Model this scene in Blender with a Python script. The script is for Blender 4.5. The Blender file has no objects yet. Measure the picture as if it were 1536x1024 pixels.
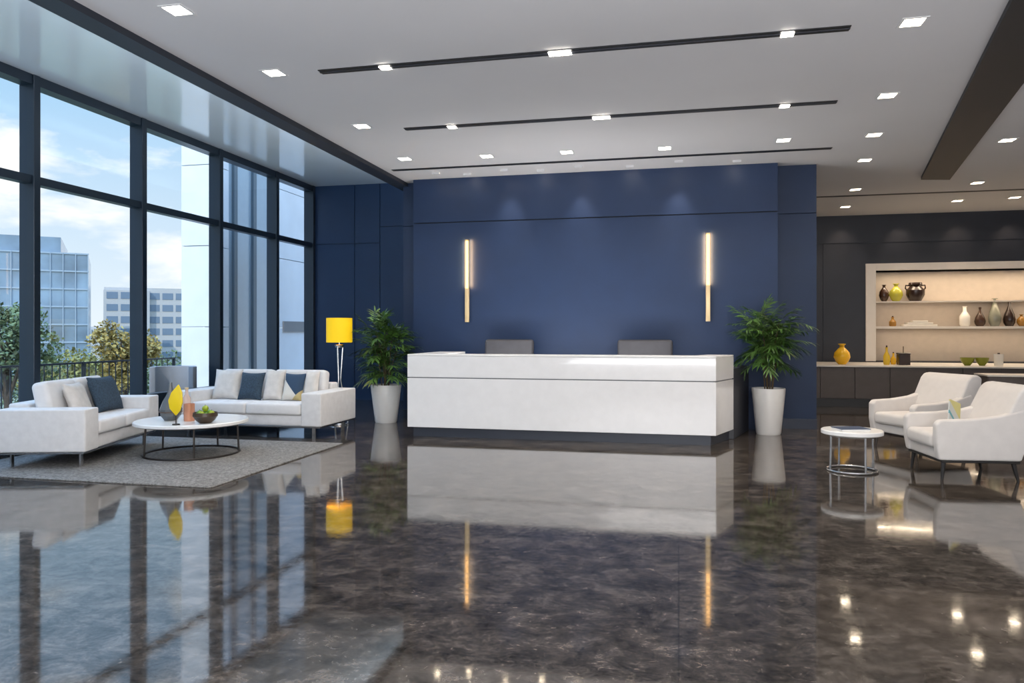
import bpy, bmesh, math, random
from mathutils import Vector, Matrix
random.seed(7)
SC = bpy.context.scene
COL = SC.collection
PI = math.pi
F, H, HY = 1114.0, 1.45, 497.0
SN, CS = 0.219, 0.9757

def ray(px):
    u = (px - 768) / F
    return (-SN + CS * u, CS + SN * u)
def at_z(px, py, z=0.0):
    t = (H - z) * F / (py - HY); d = ray(px)
    return Vector((t * d[0], t * d[1], z))
def at_y(px, y, z=0.0):
    d = ray(px); return Vector((d[0] * y / d[1], y, z))
def at_x(px, x, z=0.0):
    d = ray(px); return Vector((x, d[1] * x / d[0], z))
def at_t(px, t, z=0.0):
    d = ray(px); return Vector((d[0] * t, d[1] * t, z))

# ------------------------------------------------------------ materials
def mat(name, col, rough=.5, metal=0., noise=0., scale=8., bump=0., bscale=150., emit=None, es=0., ior=1.5, coat=0., trans=0., sheen=0.):
    m = bpy.data.materials.new(name); m.use_nodes = True
    nt = m.node_tree; b = nt.nodes['Principled BSDF']
    b.inputs['Base Color'].default_value = (*col, 1); b.inputs['Roughness'].default_value = rough
    b.inputs['Metallic'].default_value = metal; b.inputs['IOR'].default_value = ior
    b.inputs['Coat Weight'].default_value = coat; b.inputs['Transmission Weight'].default_value = trans
    b.inputs['Sheen Weight'].default_value = sheen
    tc = nt.nodes.new('ShaderNodeTexCoord')
    n = nt.nodes.new('ShaderNodeTexNoise'); n.inputs['Scale'].default_value = scale; n.inputs['Detail'].default_value = 4
    nt.links.new(tc.outputs['Object'], n.inputs['Vector'])
    r = nt.nodes.new('ShaderNodeValToRGB')
    k = max(noise, .02)
    r.color_ramp.elements[0].position = .3; r.color_ramp.elements[1].position = .7
    r.color_ramp.elements[0].color = (*[c * (1 - k) for c in col], 1)
    r.color_ramp.elements[1].color = (*[min(1, c * (1 + k)) for c in col], 1)
    nt.links.new(n.outputs['Fac'], r.inputs['Fac']); nt.links.new(r.outputs['Color'], b.inputs['Base Color'])
    if bump:
        n2 = nt.nodes.new('ShaderNodeTexNoise'); n2.inputs['Scale'].default_value = bscale
        nt.links.new(tc.outputs['Object'], n2.inputs['Vector'])
        bp = nt.nodes.new('ShaderNodeBump'); bp.inputs['Strength'].default_value = bump; bp.inputs['Distance'].default_value = .01
        nt.links.new(n2.outputs['Fac'], bp.inputs['Height']); nt.links.new(bp.outputs['Normal'], b.inputs['Normal'])
    if emit:
        b.inputs['Emission Color'].default_value = (*emit, 1); b.inputs['Emission Strength'].default_value = es
    return m

M = {}
M['navy'] = mat('navy_wall_panel', (.0032, .0205, .072), .6, noise=.05, scale=3)
M['navy_deep'] = mat('navy_wall_side', (.0035, .0190, .062), .6, noise=.05, scale=3)
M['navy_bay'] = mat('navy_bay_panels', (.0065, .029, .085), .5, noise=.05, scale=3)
M['groove'] = mat('groove_shadow', (.004, .007, .016), .7)
M['hall_wall'] = mat('charcoal_panelling', (.016, .020, .031), .5, noise=.1, scale=3)
M['ceiling'] = mat('ceiling_paint', (.635, .63, .645), .75, noise=.03, scale=.6)
M['soffit'] = mat('glossy_soffit', (.68, .75, .80), .12, ior=1.9, noise=.04, scale=.5)
M['beam'] = mat('dark_beam', (.018, .023, .035), .5)
M['beam_brown'] = mat('charcoal_beam', (.022, .023, .028), .55)
M['slot'] = mat('black_slot', (.01, .011, .013), .5)
M['white_wall'] = mat('white_wall', (.7, .7, .7), .7)
M['frame'] = mat('window_frame_dark', (.014, .026, .042), .35, metal=.3)
M['sofa'] = mat('offwhite_upholstery', (.68, .665, .66), .85, noise=.05, scale=14, bump=.2, bscale=260, sheen=.2)
M['sofa_cush'] = mat('offwhite_cushion_cloth', (.72, .70, .69), .9, noise=.04, scale=10, bump=.2, bscale=260, sheen=.2)
M['chair_cloth'] = mat('warm_white_upholstery', (.64, .61, .585), .85, noise=.03, scale=10, bump=.1, bscale=260, sheen=.2)
M['pillow_beige'] = mat('pale_linen', (.64, .60, .56), .95, noise=.08, scale=12, bump=.3, bscale=300)
M['pillow_navy'] = mat('slate_blue_linen', (.035, .06, .09), .95, noise=.35, scale=60, bump=.4, bscale=200)
M['chrome'] = mat('brushed_chrome', (.55, .55, .56), .22, metal=1)
M['dark_metal'] = mat('dark_bronze_metal', (.07, .062, .058), .35, metal=.9)
M['black'] = mat('black_leg', (.012, .011, .011), .4)
M['desk'] = mat('white_lacquer', (.80, .80, .81), .10, ior=1.5, coat=.5)
M['desk_top'] = mat('white_countertop', (.80, .80, .80), .25)
M['gap'] = mat('seam_grey', (.16, .17, .19), .5)
M['plinth'] = mat('slate_plinth', (.035, .042, .06), .4)
M['charcoal'] = mat('charcoal_panel', (.03, .032, .042), .45)
M['office'] = mat('grey_office_leather', (.036, .036, .044), .6, noise=.1, bump=.15)
M['pot'] = mat('white_ceramic_pot', (.72, .71, .69), .3)
M['soil'] = mat('dark_soil', (.03, .02, .012), .95, noise=.5, scale=60, bump=1, bscale=80)
M['stem'] = mat('brown_stem', (.09, .06, .03), .8, noise=.3)
M['leaf'] = mat('dark_green_leaf', (.050, .115, .020), .4, noise=.85, scale=7)
M['leaf2'] = mat('mid_green_leaf', (.08, .15, .03), .42, noise=.6, scale=5)
M['tabletop'] = mat('white_tabletop', (.78, .78, .77), .22)
M['glow'] = mat('warm_glow', (.9, .55, .2), .4, emit=(1, .54, .18), es=2.6)
M['brass'] = mat('champagne_metal', (.66, .50, .28), .35, metal=.3)
M['lens'] = mat('downlight_lens', (1, .97, .9), .4, emit=(1, .92, .8), es=20)
M['lens_warm'] = mat('warm_downlight_lens', (1, .92, .8), .4, emit=(1, .82, .6), es=20)
M['lens_hot'] = mat('glint_lens', (1, .95, .85), .4, emit=(1, .82, .58), es=75)
M['trim_white'] = mat('downlight_trim', (.68, .68, .68), .6)
M['shade'] = mat('yellow_lampshade', (.95, .60, .005), .7, emit=(1, .60, .0), es=.25)
M['cream'] = mat('cream_frame', (.66, .62, .57), .5)
M['niche'] = mat('niche_lining', (.52, .44, .36), .6, noise=.04)
M['counter'] = mat('cream_counter', (.70, .66, .61), .3)
M['cabinet'] = mat('taupe_cabinet', (.085, .070, .064), .5, noise=.08, scale=6)
M['base'] = mat('baseboard_navy', (.006, .014, .036), .45)
M['terrace'] = mat('terrace_paving', (.36, .36, .35), .8, noise=.1)
M['ground'] = mat('far_ground', (.16, .18, .12), .95, noise=.3, scale=.1)
M['pier'] = mat('white_stone_pier', (.66, .69, .72), .6, noise=.04, scale=2)
M['wing_glass'] = mat('grey_wing_glass', (.34, .42, .48), .15, ior=1.8)
M['wing_dark'] = mat('wing_dark_strip', (.10, .14, .17), .4)
M['bglass'] = mat('blue_tower_glass', (.17, .25, .33), .2, noise=.4, scale=.3, ior=1.9)
M['bband'] = mat('tower_band', (.30, .37, .44), .6)
M['bwall'] = mat('office_block_wall', (.42, .41, .40), .8, noise=.05)
M['bwin'] = mat('office_block_window', (.15, .20, .26), .3)
M['tree1'] = mat('autumn_olive_leaves', (.22, .21, .06), .8, noise=.6, scale=1.5)
M['tree2'] = mat('dull_green_leaves', (.11, .15, .07), .8, noise=.6, scale=1.5)
M['tree3'] = mat('golden_leaves', (.30, .23, .07), .8, noise=.5, scale=1.5)
M['bark'] = mat('bark', (.07, .05, .035), .9, noise=.3)
M['rail'] = mat('railing_iron', (.02, .023, .028), .5)
M['tub'] = mat('grey_tub_chair', (.22, .23, .25), .8)
def cm(name, c, r=.3, **k): return mat(name, c, r, **k)

# floor
def floor_mat():
    m = bpy.data.materials.new('polished_dark_stone'); m.use_nodes = True
    nt = m.node_tree; N = nt.nodes; L = nt.links; b = N['Principled BSDF']
    tc = N.new('ShaderNodeTexCoord')
    mp = N.new('ShaderNodeMapping'); mp.inputs['Scale'].default_value = (.85, 1.0, 1); L.new(tc.outputs['Object'], mp.inputs['Vector'])
    def noise(sc, det, ro, di):
        n = N.new('ShaderNodeTexNoise'); n.inputs['Scale'].default_value = sc; n.inputs['Detail'].default_value = det
        n.inputs['Roughness'].default_value = ro; n.inputs['Distortion'].default_value = di; L.new(mp.outputs[0], n.inputs['Vector']); return n
    def ramp(n, stops):
        r = N.new('ShaderNodeValToRGB'); e = r.color_ramp.elements
        e[0].position, e[0].color = stops[0][0], (*stops[0][1], 1); e[1].position, e[1].color = stops[-1][0], (*stops[-1][1], 1)
        for p, c in stops[1:-1]:
            q = e.new(p); q.color = (*c, 1)
        L.new(n.outputs['Fac'], r.inputs['Fac']); return r
    n1 = noise(4.5, 13, .86, .3)
    r1 = ramp(n1, [(.38, (.016, .0135, .0115)), (.5, (.058, .048, .040)), (.62, (.155, .130, .110))])
    n2 = noise(17, 9, .8, .9)
    r2 = ramp(n2, [(.60, (0, 0, 0)), (.68, (.8, .8, .8))])
    n4 = noise(8, 10, .85, 1.0)
    r4 = ramp(n4, [(.36, (.8, .8, .8)), (.45, (0, 0, 0))])
    mx = N.new('ShaderNodeMixRGB'); L.new(r2.outputs['Color'], mx.inputs['Fac']); L.new(r1.outputs['Color'], mx.inputs[1]); mx.inputs[2].default_value = (.22, .19, .165, 1)
    dk = N.new('ShaderNodeMixRGB'); L.new(r4.outputs['Color'], dk.inputs['Fac']); L.new(mx.outputs[0], dk.inputs[1]); dk.inputs[2].default_value = (.014, .012, .010, 1)
    br = N.new('ShaderNodeTexBrick'); br.inputs['Scale'].default_value = 1; br.inputs['Mortar Size'].default_value = .004
    br.inputs['Brick Width'].default_value = 2.4; br.inputs['Row Height'].default_value = 1.6; br.offset = 0
    br.inputs['Color1'].default_value = (1, 1, 1, 1); br.inputs['Color2'].default_value = (.94, .94, .94, 1); br.inputs['Mortar'].default_value = (.5, .5, .5, 1)
    L.new(tc.outputs['Object'], br.inputs['Vector'])
    mu = N.new('ShaderNodeMixRGB'); mu.blend_type = 'MULTIPLY'; mu.inputs['Fac'].default_value = .8
    L.new(dk.outputs[0], mu.inputs[1]); L.new(br.outputs['Color'], mu.inputs[2])
    L.new(mu.outputs[0], b.inputs['Base Color'])
    rr = N.new('ShaderNodeMapRange'); rr.inputs['From Min'].default_value = .35; rr.inputs['From Max'].default_value = .7; rr.inputs['To Min'].default_value = .02; rr.inputs['To Max'].default_value = .12
    L.new(n2.outputs['Fac'], rr.inputs['Value']); L.new(rr.outputs[0], b.inputs['Roughness'])
    io = N.new('ShaderNodeMapRange'); io.inputs['From Min'].default_value = .38; io.inputs['From Max'].default_value = .62; io.inputs['To Min'].default_value = 1.65; io.inputs['To Max'].default_value = 2.5
    L.new(n1.outputs['Fac'], io.inputs['Value']); L.new(io.outputs[0], b.inputs['IOR'])
    return m
M['floor'] = floor_mat()

def rug_mat():
    m = mat('speckled_grey_rug', (.2, .19, .185), .97, noise=.1)
    nt = m.node_tree; b = nt.nodes['Principled BSDF']; tc = nt.nodes.new('ShaderNodeTexCoord')
    n = nt.nodes.new('ShaderNodeTexNoise'); n.inputs['Scale'].default_value = 38; n.inputs['Detail'].default_value = 5; n.inputs['Roughness'].default_value = .8
    nt.links.new(tc.outputs['Object'], n.inputs['Vector'])
    r = nt.nodes.new('ShaderNodeValToRGB'); r.color_ramp.elements[0].position = .38; r.color_ramp.elements[0].color = (.09, .085, .08, 1)
    r.color_ramp.elements[1].position = .64; r.color_ramp.elements[1].color = (.31, .295, .28, 1)
    nt.links.new(n.outputs['Fac'], r.inputs['Fac']); nt.links.new(r.outputs['Color'], b.inputs['Base Color'])
    bp = nt.nodes.new('ShaderNodeBump'); bp.inputs['Strength'].default_value = .6; bp.inputs['Distance'].default_value = .01
    nt.links.new(n.outputs['Fac'], bp.inputs['Height']); nt.links.new(bp.outputs['Normal'], b.inputs['Normal'])
    return m
M['rug'] = rug_mat()

def pane_mat():
    m = bpy.data.materials.new('window_glass'); m.use_nodes = True
    nt = m.node_tree; N = nt.nodes; L = nt.links
    N.remove(N['Principled BSDF'])
    t = N.new('ShaderNodeBsdfTransparent'); t.inputs['Color'].default_value = (.94, .98, 1, 1)
    g = N.new('ShaderNodeBsdfGlossy'); g.inputs['Roughness'].default_value = .01; g.inputs['Color'].default_value = (.8, .9, 1, 1)
    lw = N.new('ShaderNodeLayerWeight'); lw.inputs['Blend'].default_value = .5
    pw = N.new('ShaderNodeMath'); pw.operation = 'POWER'; L.new(lw.outputs['Facing'], pw.inputs[0]); pw.inputs[1].default_value = 5
    ad = N.new('ShaderNodeMath'); ad.operation = 'MULTIPLY_ADD'; L.new(pw.outputs[0], ad.inputs[0]); ad.inputs[1].default_value = .9; ad.inputs[2].default_value = .04
    mx = N.new('ShaderNodeMixShader'); L.new(ad.outputs[0], mx.inputs[0]); L.new(t.outputs[0], mx.inputs[1]); L.new(g.outputs[0], mx.inputs[2])
    L.new(mx.outputs[0], N['Material Output'].inputs['Surface'])
    return m
M['glass'] = pane_mat()

# ------------------------------------------------------------ mesh builder
class MB:
    def __init__(s): s.bm = bmesh.new()
    def merge(s, t, Mx=None):
        if Mx is not None: bmesh.ops.transform(t, matrix=Mx, verts=t.verts)
        me = bpy.data.meshes.new('tmp'); t.to_mesh(me); t.free(); s.bm.from_mesh(me); bpy.data.meshes.remove(me); return s
    def box(s, x0, x1, y0, y1, z0, z1, bev=0., seg=3, Mx=None):
        t = bmesh.new(); bmesh.ops.create_cube(t, size=1)
        for v in t.verts:
            v.co = Vector(((x0 + x1) / 2 + v.co.x * (x1 - x0), (y0 + y1) / 2 + v.co.y * (y1 - y0), (z0 + z1) / 2 + v.co.z * (z1 - z0)))
        if bev: bmesh.ops.bevel(t, geom=list(t.edges), offset=bev, segments=seg, affect='EDGES', profile=.5, clamp_overlap=True)
        return s.merge(t, Mx)
    def quad(s, pts):
        t = bmesh.new(); t.faces.new([t.verts.new(p) for p in pts]); return s.merge(t)
    def prism(s, poly, z0, z1, bev=0., seg=2, Mx=None):
        t = bmesh.new()
        a = [t.verts.new((p[0], p[1], z0)) for p in poly]; b = [t.verts.new((p[0], p[1], z1)) for p in poly]
        n = len(poly)
        t.faces.new(list(reversed(a))); t.faces.new(b)
        for i in range(n): t.faces.new((a[i], a[(i + 1) % n], b[(i + 1) % n], b[i]))
        bmesh.ops.recalc_face_normals(t, faces=t.faces)
        if bev: bmesh.ops.bevel(t, geom=list(t.edges), offset=bev, segments=seg, affect='EDGES', profile=.5, clamp_overlap=True)
        return s.merge(t, Mx)
    def side(s, poly, x0, x1, bev=0., seg=3, Mx=None):      # polygon given in (y,z), extruded along x
        R = Matrix(((0, 0, 1, 0), (1, 0, 0, 0), (0, 1, 0, 0), (0, 0, 0, 1)))
        return s.prism(poly, x0, x1, bev, seg, (Mx @ R) if Mx is not None else R)
    def tube(s, pts, r, n=10, cap=True):
        pts = [Vector(p) for p in pts]; t = bmesh.new(); rings = []
        rs = r if isinstance(r, (list, tuple)) else [r] * len(pts)
        up = None
        for i, p in enumerate(pts):
            d = (pts[min(i + 1, len(pts) - 1)] - pts[max(i - 1, 0)]).normalized()
            if up is None:
                up = Vector((0, 0, 1)) if abs(d.z) < .9 else Vector((1, 0, 0))
            a = d.cross(up).normalized(); b = a.cross(d).normalized(); up = b
            rings.append([t.verts.new(p + (a * math.cos(2 * PI * k / n) + b * math.sin(2 * PI * k / n)) * rs[i]) for k in range(n)])
        for i in range(len(rings) - 1):
            for k in range(n): t.faces.new((rings[i][k], rings[i][(k + 1) % n], rings[i + 1][(k + 1) % n], rings[i + 1][k]))
        if cap:
            t.faces.new(list(reversed(rings[0]))); t.faces.new(rings[-1])
        bmesh.ops.recalc_face_normals(t, faces=t.faces)
        return s.merge(t)
    def ring(s, c, R, r, n=48, k=8):
        t = bmesh.new(); rings = []
        for i in range(n):
            a = 2 * PI * i / n; d = Vector((math.cos(a), math.sin(a), 0))
            rings.append([t.verts.new(Vector(c) + d * (R + r * math.cos(2 * PI * j / k)) + Vector((0, 0, r * math.sin(2 * PI * j / k)))) for j in range(k)])
        for i in range(n):
            for j in range(k): t.faces.new((rings[i][j], rings[(i + 1) % n][j], rings[(i + 1) % n][(j + 1) % k], rings[i][(j + 1) % k]))
        bmesh.ops.recalc_face_normals(t, faces=t.faces)
        return s.merge(t)
    def lathe(s, prof, c=(0, 0, 0), n=36, sq=(1, 1)):
        t = bmesh.new(); rings = []
        for r, z in prof:
            if r < 1e-5: rings.append([t.verts.new((c[0], c[1], c[2] + z))])
            else: rings.append([t.verts.new((c[0] + sq[0] * r * math.cos(2 * PI * k / n), c[1] + sq[1] * r * math.sin(2 * PI * k / n), c[2] + z)) for k in range(n)])
        for i in range(len(rings) - 1):
            A, B = rings[i], rings[i + 1]
            for k in range(n):
                k2 = (k + 1) % n
                if len(A) == 1 and len(B) == 1: break
                if len(A) == 1: t.faces.new((A[0], B[k2], B[k]))
                elif len(B) == 1: t.faces.new((A[k], A[k2], B[0]))
                else: t.faces.new((A[k], A[k2], B[k2], B[k]))
        bmesh.ops.recalc_face_normals(t, faces=t.faces)
        return s.merge(t)
    def pillow(s, w, h, th, Mx=None):
        t = bmesh.new(); bmesh.ops.create_cube(t, size=2); bmesh.ops.subdivide_edges(t, edges=list(t.edges), cuts=9, use_grid_fill=True)
        for v in t.verts:
            a, c, b = v.co
            p = math.sqrt(max(0, (1 - a ** 4) * (1 - b ** 4)))
            v.co = Vector((a * w / 2 * (1 - .07 * (1 - b * b)), c * th / 2 * (.10 + .90 * p), b * h / 2 * (1 - .07 * (1 - a * a))))
        return s.merge(t, Mx)
    def build(s, name, m, parent=None, smooth=35):
        me = bpy.data.meshes.new(name); s.bm.to_mesh(me); s.bm.free()
        o = bpy.data.objects.new(name, me); COL.objects.link(o); me.materials.append(m)
        if smooth:
            for p in me.polygons: p.use_smooth = True
            me.set_sharp_from_angle(angle=math.radians(smooth))
        if parent: o.parent = parent
        return o

def tag(o, label=None, cat=None, group=None, kind=None):
    if label: o['label'] = label
    if cat: o['category'] = cat
    if group: o['group'] = group
    if kind: o['kind'] = kind
    return o
def empty(name, loc, rz, label, cat, group=None):
    o = bpy.data.objects.new(name, None); COL.objects.link(o); o.location = loc; o.rotation_euler = (0, 0, rz); o.empty_display_size = .1
    return tag(o, label, cat, group)
def S(o, label=None, cat=None): return tag(o, label, cat, None, 'structure')
def T(x, y, z, rx=0, ry=0, rz=0):
    return Matrix.Translation((x, y, z)) @ Matrix.Rotation(rz, 4, 'Z') @ Matrix.Rotation(rx, 4, 'X') @ Matrix.Rotation(ry, 4, 'Y')

# ------------------------------------------------------------ setting
XW, ZC, ZL = -7.7, 3.93, 4.575      # window wall, main ceiling, raised ceiling by the windows
YL, YH = 14.7, 17.1                 # back wall of the window bay, back wall of the hall
S(MB().box(-7.9, 9.6, -4.1, 18.2, -.1, 0).build('floor', M['floor'], smooth=0), 'polished dark grey brown stone floor', 'floor')
S(MB().box(-4.45, 9.6, -4.1, 18.2, ZC, ZC + .12).build('ceiling', M['ceiling'], smooth=0), 'matte light grey main ceiling', 'ceiling')
S(MB().box(-7.9, -4.64, -4.1, 15.0, ZL, ZL + .12).build('ceiling_soffit', M['soffit'], smooth=0), 'glossy pale raised ceiling strip along the windows', 'ceiling')
S(MB().box(-4.64, -4.42, -4.1, 14.69, 3.87, ZL + .12).build('trim_1', M['beam'], smooth=0), 'dark beam edging the raised ceiling', 'beam')
S(MB().prism([(3.79, 13.05), (4.24, 13.15), (1.55, -1.0), (.95, -1.0)], 3.88, ZC).build('trim_2', M['beam_brown'], smooth=0), 'wide dark slanted ceiling beam on the right', 'beam')
w = MB(); w.box(-4.5, 2.0, 11.78, 17.2, 0, ZC)
w.box(-4.5, 1.995, 11.74, 11.78, .0, 3.20); w.box(-4.5, 1.995, 11.74, 11.78, 3.215, ZC)
S(w.build('wall_back', M['navy_deep'], smooth=0), 'navy back wall behind the feature panel', 'wall')
w = MB(); w.box(-4.236, 1.42, 11.53, 11.738, 0, ZC - .002)
w.box(-4.236, 1.42, 11.50, 11.53, 0, 3.205); w.box(-4.236, 1.42, 11.50, 11.53, 3.222, ZC - .002)
S(w.build('wall_feature', M['navy'], smooth=0), 'raised navy feature wall behind the reception desk', 'wall')
g = MB(); g.box(-4.23, 1.414, 11.522, 11.531, 3.2, 3.227)
S(g.build('trim_3', M['groove'], smooth=0))
S(MB().box(1.43, 1.999, 11.725, 11.74, 0, .15).build('baseboard_right', M['base'], smooth=0))
S(MB().box(-4.5, -4.24, 11.725, 11.74, 0, .15).build('baseboard_left', M['base'], smooth=0))
w = MB(); w.box(-7.9, -4.5, YL + .03, YL + .2, 0, ZL)
xs = [-7.7, at_y(532, YL).x, at_y(570, YL).x, -4.5]
for i in range(3):
    zz = 3.32 if i < 2 else 3.66
    w.box(xs[i] + .008, xs[i + 1] - .008, YL, YL + .03, 0, zz - .01); w.box(xs[i] + .008, xs[i + 1] - .008, YL, YL + .03, zz + .01, ZL)
S(w.build('wall_left_back', M['navy_bay'], smooth=0), 'navy panelled wall at the end of the windows', 'wall')
S(MB().box(9.5, 9.7, -4.1, 18.2, 0, ZC).build('wall_right', M['white_wall'], smooth=0))
S(MB().box(-7.9, 9.6, -4.3, -4.1, 0, ZL).build('wall_front', M['white_wall'], smooth=0))
NX0, NX1, NZ0, NZ1 = 4.08, 8.6, .82, 2.74
w = MB()
w.box(2.0, NX0, YH, YH + .6, 0, ZC); w.box(NX1, 9.5, YH, YH + .6, 0, ZC); w.box(NX0, NX1, YH, YH + .6, NZ1, ZC); w.box(NX0, NX1, YH, YH + .6, 0, NZ0)
w.box(2.0, 9.5, YH - .02, YH, 3.34, ZC)
for a, b in ((2.0, 3.02), (3.035, NX0 - .0), ): w.box(a, b, YH - .02, YH, .8, 3.32)
w.box(NX0, 9.5, YH - .02, YH, NZ1, 3.32)
S(w.build('wall_hall', M['hall_wall'], smooth=0), 'dark charcoal panelled wall around the display niche', 'wall')
S(MB().box(NX0, NX1, YH + .5, YH + .6, NZ0, NZ1).build('wall_niche', M['niche'], smooth=0), 'beige lit back of the display niche', 'wall')
w = MB()
w.box(NX0 - .2, NX0, YH - .05, YH + .5, .82, NZ1 + .15, .004, 1); w.box(NX0, NX1, YH - .05, YH + .5, NZ1, NZ1 + .15, .004, 1); w.box(NX1, NX1 + .2, YH - .05, YH + .5, .82, NZ1 + .15, .004, 1)
S(w.build('trim_4', M['cream'], smooth=0), 'cream frame of the display niche', 'niche frame')
for n, (a, b, wd) in enumerate((((-4.3, 10.75), (2.02, 10.75), .05), ((2.0, 14.6), (7.5, 14.6), .05))):
    S(MB().box(a[0], b[0], a[1] - wd, a[1] + wd, ZC - .006, ZC).build('trim_%d' % (5 + n), M['slot'], smooth=0), ['thin dark ceiling slot in front of the feature wall', 'thin dark ceiling slot over the hall'][n], 'ceiling slot')

# windows
ys = [at_x(413, XW).y, at_x(328, XW).y, at_x(212, XW).y, at_x(50, XW).y]
ys = [YL - .06] + ys
sp = 1.86
while ys[-1] > -3.5: ys.append(ys[-1] - sp)
ZT = 3.30; ZS = .52
for i in range(len(ys) - 1):
    y1, y0 = ys[i], ys[i + 1]
    e = bpy.data.objects.new('window_%d' % (i + 1), None); COL.objects.link(e); e.location = (XW, (y0 + y1) / 2, 0); S(e, 'floor to ceiling window bay', 'window')
    hw = (y1 - y0) / 2
    f = MB()
    f.box(-.16, .06, -hw - .05, -hw + .05, 0, ZL, .006, 1)
    f.box(-.10, .03, -hw + .05, hw - .05, ZT - .05, ZT + .05); f.box(-.14, .04, -hw + .05, hw - .05, ZL - .12, ZL); f.box(-.12, .05, -hw + .05, hw - .05, ZS - .07, ZS)
    if i == 0: f.box(-.16, .06, hw - .04, hw + .05, 0, ZL)
    f.build('window_frame', M['frame'], e, 0)
    g = MB()
    for za, zb in ((ZS, ZT - .05), (ZT + .05, ZL - .12)):
        g.quad([(-.045, -hw + .05, za), (-.045, hw - .05, za), (-.045, hw - .05, zb), (-.045, -hw + .05, zb)])
    g.build('window_pane', M['glass'], e, 0)
    MB().box(-.14, .02, -hw + .05, hw - .05, 0, ZS - .07).build('window_apron', M['frame'], e, 0)

# ------------------------------------------------------------ outside
S(MB().box(-11.5, -7.92, -6, 20, -.3, -.05).build('terrace', M['terrace'], smooth=0), 'pale paved terrace outside the windows', 'terrace')
S(MB().box(-260, -11.5, -200, 260, -4.3, -4.0).build('ground', M['ground'], smooth=0), 'distant ground beyond the terrace', 'ground')
e = empty('railing', (-9.75, 0, -.05), 0, 'dark iron terrace railing outside the windows', 'railing')
MB().box(-.02, .02, 6, 12.9, .96, .99).build('top_rail', M['rail'], e, 0)
MB().box(-.02, .02, 6, 12.9, .12, .16).build('bottom_rail', M['rail'], e, 0)
for k in range(7): MB().box(-.02, .02, 6.02 + k * 1.14, 6.06 + k * 1.14, 0, .96).build('post', M['rail'], e, 0)
b0 = None
for k in range(45):
    y = 6.15 + k * .152
    if b0 is None: b0 = MB().box(-.007, .007, -.007, .007, .16, .96).build('baluster', M['rail'], e, 0); b0.location = (0, y, 0)
    else:
        c = b0.copy(); COL.objects.link(c); c.location = (0, y, 0)
e = empty('building_wing', (-9.0, 12.96, -.05), 0, 'white stone and grey glass wing just outside the far windows', 'building wing')
p = MB()
for z in range(5): p.box(-.64, 0, 0, .62, z * 1.6, z * 1.6 + 1.585)
p.build('stone_pier', M['pier'], e, 0)
MB().box(-.55, -.08, .62, 2.6, 0, 8).build('glass_wall', M['wing_glass'], e, 0)
for k in range(3): MB().box(-.08, -.02, .85 + k * .72, .97 + k * .72, 0, 8).build('fin', M['wing_dark'], e, 0)
p = MB()
for z in range(5): p.box(-.64, 0, 2.6, 6.5, z * 1.6, z * 1.6 + 1.585)
p.build('stone_pier', M['pier'], e, 0)
v = MB().box(0, .03, 2.75, 4.15, 1.5, 1.74)
v.build('vent_grille', cm('grey_grille', (.16, .17, .18), .5), e, 0)

def building(px, dist, w, d, ztop, name, label, kind, rot=0):
    dd = ray(px); c = at_t(px, dist)
    e = empty(name, (c.x, c.y, -4), math.atan2(-dd[0], dd[1]) + rot, label, 'building', None)
    h = ztop + 4
    if kind == 'glass':
        MB().box(-w / 2, w / 2, 0, d, 0, h).build('wall', M['bglass'], e, 0)
        f = MB()
        n = int(w / .9)
        for k in range(n + 1): f.box(-w / 2 + k * w / n - .03, -w / 2 + k * w / n + .03, -.12, 0, 0, h)
        f.build('facade_fins', M['bband'], e, 0)
        k = 0
        while k * 1.5 < h:
            MB().box(-w / 2 - .05, w / 2 + .05, -.08, 0, h - k * 1.5 - .12, h - k * 1.5).build('floor_band', M['bband'], e, 0); k += 1
        MB().box(-w / 2, w / 2 - 2.0, .3, d, h, h + 1.3).build('roof_plant_room', M['bglass'], e, 0)
    else:
        MB().box(-w / 2, w / 2, 0, d, 0, h, .0).box(-w / 2, -w / 2 + .45 * w, -.9, 0, 0, h - .35).build('wall', M['bwall'], e, 0)
        k = 0
        while h - .9 - k * 1.35 > 0:
            z1 = h - .55 - k * 1.35
            for q in range(7):
                x0 = -w / 2 + .3 + q * (w - .4) / 7; yy = -.93 if x0 < -w / 2 + .43 * w - .8 else -.03
                MB().box(x0, x0 + (w - .4) / 7 - .28, yy, yy + .05, z1 - .75, z1).build('window', M['bwin'], e, 0)
            k += 1
    return e
building(-24, 60, 14.6, 12, 8.1, 'glass_tower', 'tall blue glass office tower beyond the left windows', 'glass', -.12)
building(232, 85, 10.2, 10, 6.4, 'office_block', 'pale grey office block with rows of square windows in the distance', 'block')
building(152, 130, 3.6, 4, 2.3, 'distant_block', 'small far grey block between the glass tower and the pale office', 'block2')

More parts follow.
